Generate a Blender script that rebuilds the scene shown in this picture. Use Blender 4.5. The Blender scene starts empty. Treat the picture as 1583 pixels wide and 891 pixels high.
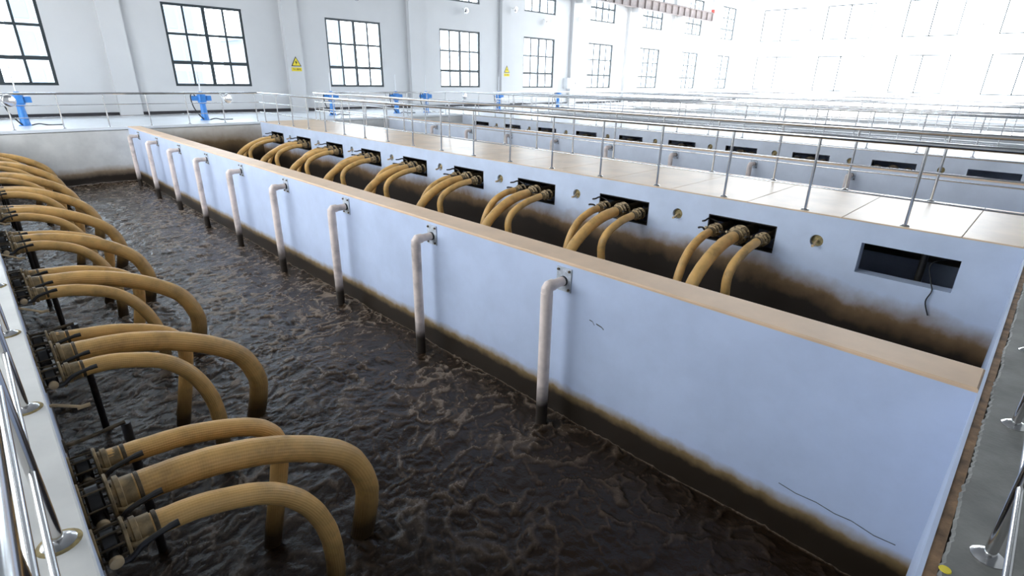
import bpy, math, random
import numpy as np
from mathutils import Vector, Matrix
random.seed(7); RNG = np.random.default_rng(11)
scene = bpy.context.scene
COL = scene.collection
PI = math.pi

# ------------------------------------------------------------------ camera
YAW, PITCH, ROLL, FPX = 0.7894, 0.3743, 0.0189, 820.7
cam_d = bpy.data.cameras.new('camera'); cam = bpy.data.objects.new('camera', cam_d); COL.objects.link(cam)
cam_d.sensor_width = 36.0; cam_d.lens = FPX / 1583 * 36.0; cam_d.clip_start = 0.02; cam_d.clip_end = 400
fw = Vector((math.sin(YAW)*math.cos(PITCH), math.cos(YAW)*math.cos(PITCH), -math.sin(PITCH)))
rt = Vector((math.cos(YAW), -math.sin(YAW), 0)); up = rt.cross(fw)
r2 = math.cos(ROLL)*rt + math.sin(ROLL)*up; u2 = -math.sin(ROLL)*rt + math.cos(ROLL)*up
M = Matrix((r2, u2, -fw)).transposed().to_4x4(); M.translation = Vector((0, 0, 1.8))
cam.matrix_world = M
scene.camera = cam

# ------------------------------------------------------------------ world, sun, exposure
w = bpy.data.worlds.new('sky'); scene.world = w; w.use_nodes = True
bg = w.node_tree.nodes['Background']; bg.inputs[0].default_value = (0.85, 0.925, 1.0, 1); bg.inputs[1].default_value = 9.0
sun_d = bpy.data.lights.new('sun', 'SUN'); sun_d.energy = 18; sun_d.angle = 0.02; sun_d.color = (1.0, 0.90, 0.76)
sun = bpy.data.objects.new('sun', sun_d); COL.objects.link(sun)
sun.rotation_euler = Vector((0.36, 0.42, -0.83)).to_track_quat('-Z', 'Y').to_euler()
scene.view_settings.view_transform = 'Standard'; scene.view_settings.look = 'None'
scene.view_settings.exposure = 0.30; scene.view_settings.gamma = 1.0; scene.view_settings.use_curve_mapping = False

def portal(loc, direction, sx, sy):
    l = bpy.data.lights.new('window_daylight', 'AREA'); l.shape = 'RECTANGLE'; l.size = sx; l.size_y = sy
    l.cycles.is_portal = True
    o = bpy.data.objects.new('window_daylight', l); COL.objects.link(o); o.location = loc
    o.rotation_euler = Vector(direction).to_track_quat('-Z', 'Y').to_euler()

# ------------------------------------------------------------------ materials
def new_mat(name):
    m = bpy.data.materials.new(name); m.use_nodes = True
    nt = m.node_tree; b = nt.nodes['Principled BSDF']
    return m, nt, b
def N(nt, t, **kw):
    n = nt.nodes.new(t)
    for k, v in kw.items(): setattr(n, k, v)
    return n
def math_node(nt, op, a, b=None, clamp=False):  # inputs may be sockets or numbers
    n = N(nt, 'ShaderNodeMath', operation=op, use_clamp=clamp)
    for i, v in enumerate((a, b)):
        if v is None: continue
        if isinstance(v, (int, float)): n.inputs[i].default_value = v
        else: nt.links.new(v, n.inputs[i])
    return n.outputs[0]
def noise_node(nt, vec, scale, detail=4, rough=0.55):
    n = N(nt, 'ShaderNodeTexNoise'); n.inputs['Scale'].default_value = scale
    n.inputs['Detail'].default_value = detail; n.inputs['Roughness'].default_value = rough
    nt.links.new(vec, n.inputs['Vector']); return n.outputs['Fac']
def mixc(nt, fac, a, b):
    n = N(nt, 'ShaderNodeMix', data_type='RGBA')
    if isinstance(fac, (int, float)): n.inputs[0].default_value = fac
    else: nt.links.new(fac, n.inputs[0])
    for i, v in ((6, a), (7, b)):
        if isinstance(v, tuple): n.inputs[i].default_value = (*v, 1)
        else: nt.links.new(v, n.inputs[i])
    return n.outputs[2]
def ramp(nt, fac, stops, interp='LINEAR'):
    n = N(nt, 'ShaderNodeValToRGB'); n.color_ramp.interpolation = interp
    el = n.color_ramp.elements
    while len(el) < len(stops): el.new(0.5)
    for e, (p, c) in zip(el, stops): e.position = p; e.color = (*c, 1) if len(c) == 3 else c
    nt.links.new(fac, n.inputs[0]); return n.outputs[0]
def bump(nt, b, h, strength, dist=0.01):
    n = N(nt, 'ShaderNodeBump'); n.inputs['Strength'].default_value = strength; n.inputs['Distance'].default_value = dist
    nt.links.new(h, n.inputs['Height']); nt.links.new(n.outputs[0], b.inputs['Normal'])

def plain(name, col, rough=0.5, metal=0.0, var=0.12, scale=6.0, bmp=0.0, spec=0.5):
    m, nt, b = new_mat(name)
    pos = N(nt, 'ShaderNodeNewGeometry').outputs['Position']
    f = noise_node(nt, pos, scale)
    c0 = tuple(max(0, c*(1-var)) for c in col); c1 = tuple(min(1, c*(1+var)) for c in col)
    nt.links.new(ramp(nt, f, [(0.3, c0), (0.7, c1)]), b.inputs['Base Color'])
    b.inputs['Roughness'].default_value = rough; b.inputs['Metallic'].default_value = metal
    b.inputs['Specular IOR Level'].default_value = spec
    if bmp: bump(nt, b, noise_node(nt, pos, scale*12), bmp, 0.004)
    return m

def stained(name, col, ztop, zbot, blotch=0.25, rough=0.45, warm=(0.30, 0.20, 0.09), dark=(0.022, 0.014, 0.008), grime=0.10, ysag=0.0):
    """painted tank wall; a brown tide band between ztop (clean) and zbot (black sludge)"""
    m, nt, b = new_mat(name)
    pos = N(nt, 'ShaderNodeNewGeometry').outputs['Position']
    sep = N(nt, 'ShaderNodeSeparateXYZ'); nt.links.new(pos, sep.inputs[0])
    big = noise_node(nt, pos, 0.9, 5, 0.6); fine = noise_node(nt, pos, 7, 4)
    z = math_node(nt, 'ADD', sep.outputs[2], math_node(nt, 'MULTIPLY', math_node(nt, 'SUBTRACT', big, 0.5), -2*blotch))
    z = math_node(nt, 'ADD', z, math_node(nt, 'MULTIPLY', math_node(nt, 'SUBTRACT', fine, 0.5), -0.10))
    if ysag:
        yy = math_node(nt, 'MULTIPLY', math_node(nt, 'SUBTRACT', 3.4, sep.outputs[1]), ysag/3.0, True)
        z = math_node(nt, 'ADD', z, yy)
    mr = N(nt, 'ShaderNodeMapRange'); mr.inputs[1].default_value = ztop; mr.inputs[2].default_value = zbot
    nt.links.new(z, mr.inputs[0])
    var = tuple(c*(1-grime) for c in col)
    clean = ramp(nt, noise_node(nt, pos, 1.7, 6, 0.6), [(0.35, var), (0.62, col)])
    tide = ramp(nt, mr.outputs[0], [(0.0, (0, 0, 0)), (1.0, (1, 1, 1))])
    c1 = mixc(nt, math_node(nt, 'MULTIPLY', mr.outputs[0], 1.9, True), clean, warm)
    mr2 = math_node(nt, 'SUBTRACT', math_node(nt, 'MULTIPLY', mr.outputs[0], 1.9), 0.75, True)
    nt.links.new(mixc(nt, mr2, c1, dark), b.inputs['Base Color'])
    b.inputs['Roughness'].default_value = rough
    bump(nt, b, noise_node(nt, pos, 30), 0.15, 0.004)
    return m

MAT = {}
MAT['wall_paint'] = plain('white_wall_paint', (0.63, 0.63, 0.63), 0.7, var=0.03, scale=0.6)
MAT['roof'] = plain('grey_roof_sheet', (0.24, 0.25, 0.27), 0.7, var=0.05)
MAT['divider'] = stained('blue_white_tank_paint', (0.56, 0.64, 0.82), -1.46, -1.68, blotch=0.04, rough=0.4)
MAT['hosewall'] = stained('hose_wall_paint', (0.59, 0.66, 0.80), -0.74, -1.34, blotch=0.30, warm=(0.25, 0.15, 0.07), ysag=0.34)
MAT['endwall'] = stained('end_wall_paint', (0.72, 0.70, 0.66), -1.30, -1.72, blotch=0.10, warm=(0.36, 0.26, 0.17), grime=0.16)
MAT['far_paint'] = stained('grey_blue_far_paint', (0.70, 0.73, 0.80), -1.46, -1.68, blotch=0.04)
MAT['corner_stain'] = stained('brown_stained_end_wall', (0.70, 0.66, 0.60), -0.15, -1.35, blotch=0.35, warm=(0.24, 0.15, 0.07))
MAT['cream'] = plain('cream_coping', (0.74, 0.52, 0.34), 0.5, var=0.08, scale=2.5, bmp=0.1)
MAT['deck'] = plain('cream_deck_coating', (0.74, 0.54, 0.355), 0.34, var=0.12, scale=1.4, bmp=0.12, spec=0.35)
MAT['deck_white'] = plain('pale_deck_coating', (0.80, 0.82, 0.84), 0.3, var=0.05, scale=1.0)
MAT['deck_left'] = plain('grey_white_coping', (0.66, 0.64, 0.60), 0.5, var=0.08, scale=3, bmp=0.1)
MAT['concrete'] = plain('grey_concrete', (0.20, 0.195, 0.18), 0.55, var=0.25, scale=4, bmp=0.4)
MAT['rusty'] = plain('brown_joint_board', (0.24, 0.14, 0.07), 0.7, var=0.6, scale=9, bmp=0.5)
MAT['black_base'] = plain('dark_baseboard', (0.03, 0.027, 0.03), 0.5)
MAT['steel'] = plain('stainless_steel', (0.72, 0.71, 0.70), 0.16, 1.0, var=0.06, scale=3)
MAT['plate'] = plain('pale_galvanised_plate', (0.50, 0.53, 0.58), 0.5, 0.2, var=0.25, scale=20)
MAT['chrome'] = plain('polished_lamp_metal', (0.80, 0.80, 0.80), 0.12, 1.0, var=0.05)
MAT['black_metal'] = plain('black_coated_iron', (0.018, 0.015, 0.013), 0.4, 0.0, var=0.4, scale=14)
MAT['dirty_iron'] = plain('dirty_brown_iron', (0.10, 0.070, 0.038), 0.55, 0.2, var=0.7, scale=18, bmp=0.3)
MAT['brass'] = plain('tan_coated_flange', (0.30, 0.205, 0.095), 0.5, 0.1, var=0.5, scale=16, bmp=0.25)
MAT['tan_cap'] = plain('pale_tan_cap', (0.50, 0.36, 0.20), 0.5, 0.0, var=0.2)
MAT['frame'] = plain('dark_grey_window_frame', (0.035, 0.045, 0.05), 0.4, 0.0, var=0.1)
MAT['blue'] = plain('blue_enamel', (0.055, 0.25, 0.66), 0.35, 0.0, var=0.12)
MAT['rubber'] = plain('black_rubber', (0.012, 0.012, 0.013), 0.5)
MAT['plastic_white'] = plain('white_plastic', (0.82, 0.83, 0.84), 0.35, var=0.03)
MAT['beam'] = plain('brown_grey_steel_paint', (0.27, 0.23, 0.22), 0.6, var=0.15, scale=3)
MAT['red'] = plain('red_paint', (0.55, 0.06, 0.04), 0.5)
MAT['yellow'] = plain('yellow_sign_paint', (0.85, 0.68, 0.04), 0.5, var=0.04)
MAT['black_ink'] = plain('black_print', (0.01, 0.01, 0.01), 0.6)
MAT['sealant'] = plain('yellow_brown_sealant', (0.33, 0.25, 0.11), 0.8, var=0.5, scale=30, bmp=0.6)
MAT['void'] = plain('raw_gallery_concrete', (0.22, 0.22, 0.24), 0.8, var=0.2)
MAT['facade'] = plain('blue_grey_cladding', (0.045, 0.060, 0.075), 0.6, var=0.1, scale=0.2)
MAT['facade_glass'] = plain('blue_curtain_glazing', (0.016, 0.036, 0.066), 0.4, var=0.1, scale=0.2)

def wet_pipe(name, col, dark, ztop, zbot, rough, ribs=0.0):
    m, nt, b = new_mat(name)
    g = N(nt, 'ShaderNodeNewGeometry').outputs['Position']
    sep = N(nt, 'ShaderNodeSeparateXYZ'); nt.links.new(g, sep.inputs[0])
    n1 = noise_node(nt, g, 5, 5)
    z = math_node(nt, 'ADD', sep.outputs[2], math_node(nt, 'MULTIPLY', math_node(nt, 'SUBTRACT', n1, 0.5), 0.15))
    mr = N(nt, 'ShaderNodeMapRange'); mr.inputs[1].default_value = ztop; mr.inputs[2].default_value = zbot
    nt.links.new(z, mr.inputs[0])
    c = ramp(nt, noise_node(nt, g, 4, 5, 0.6), [(0.28, tuple(x*0.6 for x in col)), (0.5, col), (0.75, tuple(min(1, x*1.2) for x in col))])
    nt.links.new(mixc(nt, mr.outputs[0], c, dark), b.inputs['Base Color'])
    b.inputs['Roughness'].default_value = rough
    if ribs:
        uv = N(nt, 'ShaderNodeTexCoord').outputs['UV']
        s2 = N(nt, 'ShaderNodeSeparateXYZ'); nt.links.new(uv, s2.inputs[0])
        a = math_node(nt, 'SINE', math_node(nt, 'MULTIPLY', s2.outputs[0], 2*PI*26))
        r = math_node(nt, 'SINE', math_node(nt, 'MULTIPLY', s2.outputs[1], 2*PI*70))
        h = math_node(nt, 'ADD', a, math_node(nt, 'MULTIPLY', r, 0.12))
        bump(nt, b, h, ribs, 0.003)
    return m
MAT['hose'] = wet_pipe('tan_ribbed_hose', (0.74, 0.43, 0.14), (0.05, 0.026, 0.008), -1.35, -1.80, 0.42, ribs=0.28)
MAT['pvc'] = wet_pipe('dirty_white_plastic_pipe', (0.80, 0.67, 0.60), (0.03, 0.022, 0.016), -1.40, -1.66, 0.45)

# glass pane: clear, slightly reflective
m, nt, b = new_mat('window_glass'); nt.nodes.remove(b)
tr = N(nt, 'ShaderNodeBsdfTransparent'); gl = N(nt, 'ShaderNodeBsdfGlossy'); gl.inputs['Roughness'].default_value = 0.02
tr.inputs[0].default_value = (0.93, 0.97, 1.0, 1)
mx = N(nt, 'ShaderNodeMixShader'); mx.inputs[0].default_value = 0.06
nt.links.new(tr.outputs[0], mx.inputs[1]); nt.links.new(gl.outputs[0], mx.inputs[2])
nt.links.new(mx.outputs[0], nt.nodes['Material Output'].inputs[0]); MAT['glass'] = m

# churned sludge: dark brown liquid, foam mesh attribute holds the veins and painted pale glints farther off
m, nt, b = new_mat('brown_aerated_sludge')
at = N(nt, 'ShaderNodeAttribute', attribute_name='foam_glint')
pos = N(nt, 'ShaderNodeNewGeometry').outputs['Position']
fine = noise_node(nt, pos, 45, 3, 0.7)
ff = math_node(nt, 'MULTIPLY', at.outputs['Fac'], math_node(nt, 'ADD', math_node(nt, 'MULTIPLY', fine, 1.3), 0.30), True)
nt.links.new(ramp(nt, ff, [(0.05, (0.017, 0.0085, 0.0035)), (0.40, (0.062, 0.040, 0.024)), (0.95, (0.23, 0.17, 0.12))]), b.inputs['Base Color'])
nt.links.new(math_node(nt, 'ADD', math_node(nt, 'MULTIPLY', ff, 0.35), 0.09), b.inputs['Roughness'])
bump(nt, b, noise_node(nt, pos, 17, 5, 0.66), 0.42, 0.022)
b.inputs['IOR'].default_value = 1.33
MAT['water'] = m

# ------------------------------------------------------------------ mesh helpers
class MB:
    def __init__(s): s.v = []; s.f = []; s.sm = []; s.uv = {}
    def quad(s, *p, smooth=False):
        i = len(s.v); s.v += [tuple(q) for q in p]; s.f.append(tuple(range(i, i+len(p)))); s.sm.append(smooth); return s
    def box(s, x0, y0, z0, x1, y1, z1):
        i = len(s.v)
        s.v += [(x, y, z) for z in (z0, z1) for y in (y0, y1) for x in (x0, x1)]
        for q in ((0, 2, 3, 1), (4, 5, 7, 6), (0, 1, 5, 4), (2, 6, 7, 3), (0, 4, 6, 2), (1, 3, 7, 5)):
            s.f.append(tuple(i+k for k in q)); s.sm.append(False)
        return s
    def bbox(s, x0, y0, z0, x1, y1, z1, c=0.01):
        """box with chamfered vertical and top edges (frustum lid)"""
        s.box(x0, y0, z0, x1, y1, z1-c)
        i = len(s.v)
        a = [(x0, y0), (x1, y0), (x1, y1), (x0, y1)]; bq = [(x0+c, y0+c), (x1-c, y0+c), (x1-c, y1-c), (x0+c, y1-c)]
        s.v += [(x, y, z1-c) for x, y in a] + [(x, y, z1) for x, y in bq]
        for k in range(4): s.f.append((i+k, i+(k+1) % 4, i+4+(k+1) % 4, i+4+k)); s.sm.append(False)
        s.f.append((i+4, i+5, i+6, i+7)); s.sm.append(False)
        return s
    def tube(s, pts, rad, n=12, caps=True):
        pts = [Vector(p) for p in pts]; R = rad if isinstance(rad, (list, tuple)) else [rad]*len(pts)
        t0 = (pts[1]-pts[0]).normalized()
        ref = Vector((0, 1, 0)) if abs(t0.y) < 0.9 else Vector((1, 0, 0))
        nrm = t0.cross(ref).normalized(); base = len(s.v); L = 0.0
        for i, p in enumerate(pts):
            t = (pts[min(i+1, len(pts)-1)] - pts[max(i-1, 0)]).normalized()
            nrm = (nrm - t*nrm.dot(t)).normalized(); bn = t.cross(nrm)
            if i: L += (p-pts[i-1]).length
            for k in range(n):
                a = 2*PI*k/n; s.v.append(tuple(p + R[i]*(math.cos(a)*nrm + math.sin(a)*bn)))
            if i:
                for k in range(n):
                    k2 = (k+1) % n; o = base+(i-1)*n
                    s.uv[len(s.f)] = [(k/n, L0), ((k+1)/n, L0), ((k+1)/n, L), (k/n, L)]
                    s.f.append((o+k, o+k2, o+n+k2, o+n+k)); s.sm.append(True)
            L0 = L
        if caps:
            s.f.append(tuple(base+k for k in range(n))[::-1]); s.sm.append(False)
            o = base+(len(pts)-1)*n; s.f.append(tuple(o+k for k in range(n))); s.sm.append(False)
        return s
    def rod(s, a, b, r, n=10): return s.tube([a, b], r, n)
    def lathe(s, o, axis, prof, n=16):
        """prof: list of (distance along axis, radius); o origin; sharp rings"""
        ax = Vector(axis).normalized(); ref = Vector((0, 0, 1)) if abs(ax.z) < 0.9 else Vector((1, 0, 0))
        a = ax.cross(ref).normalized(); b2 = ax.cross(a); o = Vector(o); base = len(s.v)
        for d, r in prof:
            for k in range(n):
                t = 2*PI*k/n; s.v.append(tuple(o + ax*d + r*(math.cos(t)*a + math.sin(t)*b2)))
        for i in range(len(prof)-1):
            for k in range(n):
                k2 = (k+1) % n; q = base+i*n
                s.f.append((q+k, q+k2, q+n+k2, q+n+k)); s.sm.append(True)
        s.f.append(tuple(base+k for k in range(n))[::-1]); s.sm.append(False)
        q = base+(len(prof)-1)*n; s.f.append(tuple(q+k for k in range(n))); s.sm.append(False)
        return s
    def mesh(s, name, mat):
        me = bpy.data.meshes.new(name); me.from_pydata(s.v, [], s.f); me.materials.append(MAT[mat] if isinstance(mat, str) else mat)
        me.polygons.foreach_set('use_smooth', s.sm)
        if s.uv:
            ul = me.uv_layers.new(name='UVMap')
            for pi, co in s.uv.items():
                p = me.polygons[pi]
                for li, c in zip(p.loop_indices, co): ul.data[li].uv = c
        import bmesh
        bm = bmesh.new(); bm.from_mesh(me); bmesh.ops.recalc_face_normals(bm, faces=bm.faces); bm.to_mesh(me); bm.free()
        if any(s.sm):
            try: me.set_sharp_from_angle(angle=math.radians(38))
            except Exception: pass
        return me
    def build(s, name, mat, parent=None): return obj(name, s.mesh(name, mat), parent)

def obj(name, me, parent=None, loc=(0, 0, 0)):
    o = bpy.data.objects.new(name, me); COL.objects.link(o); o.location = loc
    if parent is not None: o.parent = parent
    return o
def tag(o, label=None, cat=None, group=None, kind=None):
    if label: o['label'] = label
    if cat: o['category'] = cat
    if group: o['group'] = group
    if kind: o['kind'] = kind
    return o
def thing(name, label, cat, loc=(0, 0, 0), rz=0.0, group=None):
    o = bpy.data.objects.new(name, None); COL.objects.link(o); o.location = loc; o.rotation_euler = (0, 0, rz)
    o.empty_display_size = 0.1
    return tag(o, label, cat, group)
def struct(name, mb, mat, label=None):
    return tag(mb.build(name, mat), label, 'structure' if False else None, kind='structure')
def copy_tree(o, parent=None, first=True):
    c = o.copy(); COL.objects.link(c); c.parent = parent
    for ch in o.children: copy_tree(ch, c, False)
    return c
ORD = ['first', 'second', 'third', 'fourth', 'fifth', 'sixth', 'seventh', 'eighth', 'ninth', 'tenth', 'eleventh', 'twelfth']

# ------------------------------------------------------------------ layout (metres; camera stands above the origin)
XL, XD0, XD1, XH, XHB = -0.045, 4.22, 4.60, 8.86, 11.45
E0, E1, XH2, XH2B = 15.05, 15.42, 19.75, 22.30
YN, YF, YW = -0.056, 23.70, 29.6
ZW = -1.90
PER, OY0, OW, OZ0, OZ1 = 2.339, 0.50, 1.15, -0.765, -0.315
NOP = 10
HOLE_DY, HOLE_Z, HOLE_R = 1.74, -0.42, 0.095
WEST, EAST, SOUTH, ROOF = -5.0, 68.0, -7.0, 11.5
PITCHX, WX0, WW, WZ0, WZ1, UZ0, UZ1 = 7.68, -0.15, 3.42, 1.25, 4.73, 6.38, 9.6

def wall_with_openings(mb, xf, thick, sgn, y0, y1, z0, z1, ops, holes):
    """wall slab whose face is at x=xf, body towards sgn*thick; rectangular openings ops=(ya,yb,za,zb), round holes (y,z,r)"""
    xb = xf + sgn*thick
    ys = sorted({y0, y1, *[o for p in ops for o in p[:2]], *[h[0]-0.14 for h in holes], *[h[0]+0.14 for h in holes]})
    zs = sorted({z0, z1, *[o for p in ops for o in p[2:]], *[h[1]-0.14 for h in holes], *[h[1]+0.14 for h in holes]})
    def inop(y, z): return any(a < y < b and c < z < d for a, b, c, d in ops)
    def inh(y, z):
        for h in holes:
            if abs(y-h[0]) < 0.14 and abs(z-h[1]) < 0.14: return h
    for i in range(len(ys)-1):
        for j in range(len(zs)-1):
            ya, yb, za, zb = ys[i], ys[i+1], zs[j], zs[j+1]; yc, zc = (ya+yb)/2, (za+zb)/2
            if inop(yc, zc) or inh(yc, zc): continue
            for x in (xf, xb): mb.quad((x, ya, za), (x, yb, za), (x, yb, zb), (x, ya, zb))
    for a, b, c, d in ops:
        mb.quad((xf, a, c), (xb, a, c), (xb, a, d), (xf, a, d)); mb.quad((xf, b, c), (xb, b, c), (xb, b, d), (xf, b, d))
        mb.quad((xf, a, c), (xb, a, c), (xb, b, c), (xf, b, c)); mb.quad((xf, a, d), (xb, a, d), (xb, b, d), (xf, b, d))
    n = 16
    for hy, hz, hr in holes:
        ring = [(hy+hr*math.cos(2*PI*k/n), hz+hr*math.sin(2*PI*k/n)) for k in range(n)]
        def sq(k):
            c, s = math.cos(2*PI*k/n), math.sin(2*PI*k/n); m_ = max(abs(c), abs(s)); return (hy+0.14*c/m_, hz+0.14*s/m_)
        for k in range(n):
            p, q = ring[k], ring[(k+1) % n]; P, Q = sq(k), sq(k+1)
            for x in (xf, xb): mb.quad((x, *p), (x, *q), (x, *Q), (x, *P))
            mb.quad((xf, *p), (xf, *q), (xb, *q), (xb, *p))
    mb.quad((xf, y0, z1), (xb, y0, z1), (xb, y1, z1), (xf, y1, z1))
    mb.quad((xf, y0, z0), (xb, y0, z0), (xb, y0, z1), (xf, y0, z1)); mb.quad((xf, y1, z0), (xb, y1, z0), (xb, y1, z1), (xf, y1, z1))
    return mb
OPS = [(OY0+PER*k, OY0+PER*k+OW, OZ0, OZ1) for k in range(NOP)]
HOLES = [(OY0+HOLE_DY+PER*k, HOLE_Z, HOLE_R) for k in range(NOP-1)]
ZB = -2.6

# ------------------------------------------------------------------ tank walls, decks
SLAB = 0.16
struct('wall_hose_left', wall_with_openings(MB(), XL, 0.22, -1, YN, YF, ZB, -0.02, OPS, HOLES), 'hosewall', 'hose wall below the left walkway railing')
struct('wall_hose_middle', wall_with_openings(MB(), XH, 0.22, 1, YN, YF, ZB, -0.02, OPS, HOLES), 'hosewall', 'stained hose wall with ten dark openings behind the divider')
struct('wall_hose_far', wall_with_openings(MB(), XH2, 0.22, 1, YN, YF, ZB, -0.02, OPS, HOLES), 'far_paint', 'far hose wall seen through the walkway railings')
struct('wall_gallery_left', MB().box(-2.75, YN, ZB, -2.6, YF, -SLAB), 'void')
struct('wall_gallery_middle', MB().box(XHB-0.2, YN, ZB, XHB, YF, -0.02), 'divider')
struct('wall_gallery_far', MB().box(XH2B-0.2, YN, ZB, XH2B, YF, -0.02), 'divider')
struct('floor_gallery', MB().box(-2.6, YN, -1.5, XL-0.22, YF, -1.42).box(XH+0.22, YN, -1.5, XHB-0.2, YF, -1.42).box(XH2+0.22, YN, -1.5, XH2B-0.2, YF, -1.42), 'void')
struct('wall_divider', MB().box(XD0, YN, ZB, XD1, YF, -0.03), 'divider', 'long pale blue divider wall crossing the picture diagonally')
struct('trim_1', MB().bbox(XD0, YN, -0.03, XD1, YF, 0.0, 0.012), 'cream', 'cream coping on top of the long divider wall')
struct('wall_divider_far', MB().box(E0, YN, ZB, E1, YF, -0.03), 'far_paint', 'far divider wall beyond the middle walkway')
struct('trim_2', MB().bbox(E0, YN, -0.03, E1, YF, 0.0, 0.012), 'cream')
def walkway(name, x0, x1, mat, label, seg=1.40):
    root = tag(MB().box(x0+0.225, YN+0.01, -SLAB, x1-0.205, YF-0.01, -0.021).build(name, mat), label, kind='structure')
    y = YN; first = None
    ys = [YN] + [v for v in np.arange(0.58, YF-0.3, seg)] + [YF]
    for a, c in zip(ys[:-1], ys[1:]):
        MB().bbox(x0, a+0.004, -0.019, x1, c-0.004, 0.0, 0.006).build('slab', mat, root)
    return root
walkway('floor_walkway_middle', XH, XHB, 'deck', 'glossy cream walkway between the two nearest railings')
walkway('floor_walkway_far', XH2, XH2B, 'deck_white', 'bright walkway on top of the far hose wall')
tag(MB().box(-2.6, YN, -SLAB, XL-0.225, YF, -0.02).bbox(-2.75, YN, -0.02, XL, YF, 0.0, 0.008).build('floor_walkway_left', 'deck_left'), 'pale walkway along the left edge under the chrome rail', kind='structure')

# simpler far modules
XFAR = []
for q, (xa, xb) in enumerate(((30.65, 33.2), (41.5, 44.1), (52.4, 55.0))):
    d = xa-4.7
    struct('wall_tank_far', MB().box(xa, YN, ZB, xa+0.2, YF, -SLAB).box(xb-0.2, YN, ZB, xb, YF, -SLAB).box(d, YN, ZB, d+0.37, YF, 0.0), 'wall_paint')
    struct('floor_walkway_beyond', MB().bbox(xa, YN, -SLAB, xb, YF, 0, 0.01), 'deck_white')
    XFAR.append((xa, xb))
struct('floor_east', MB().box(60.0, YN, -0.3, EAST, YF, 0), 'deck_white')
struct('wall_tank_end', MB().box(-2.75, YF, ZB, XD1-0.1, YF+0.25, -0.10).box(XH+0.1, YF, ZB, 60, YF+0.25, -0.10), 'endwall', 'grey end wall of the tanks below the far railing')
struct('wall_tank_end_middle', MB().box(XD1-0.1, YF, ZB, XH+0.1, YF+0.25, -0.10), 'corner_stain', 'brown stained end wall behind the hoses at the far corner')
struct('floor_window_side', MB().bbox(WEST, YF, -0.12, EAST, YW, 0.0, 0.012), 'deck_white', 'bright deck in front of the window wall')
struct('floor_left', MB().box(WEST, SOUTH, -0.3, -2.75, YF, 0), 'deck_left')

# near end: wall edge, brown joint board, rough concrete slab
struct('wall_tank_near', MB().box(-2.75, YN-0.018, ZB, 60, YN, -0.004), 'divider', 'thin white edge of the near tank wall')
struct('trim_3', MB().box(-2.75, YN-0.06, -0.35, 60, YN-0.018, -0.012), 'rusty', 'brown joint strip along the near concrete deck')
mb = MB(); xs = np.concatenate([np.arange(-2.75, 12, 0.02), [60.0]])
je = [YN-0.062 + random.uniform(-0.006, 0.006) + 0.004*math.sin(x*9) for x in xs]
for i in range(len(xs)-1):
    a, c = xs[i], xs[i+1]
    mb.quad((a, je[i]-0.012, 0.0), (c, je[i+1]-0.012, 0.0), (c, SOUTH, 0.0), (a, SOUTH, 0.0))
    mb.quad((a, je[i]-0.012, 0.0), (c, je[i+1]-0.012, 0.0), (c, je[i+1], -0.012), (a, je[i], -0.012))
    mb.quad((a, je[i], -0.012), (c, je[i+1], -0.012), (c, je[i+1], -0.2), (a, je[i], -0.2))
struct('floor_near', mb, 'concrete', 'grey rough concrete deck at the right edge')

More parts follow.
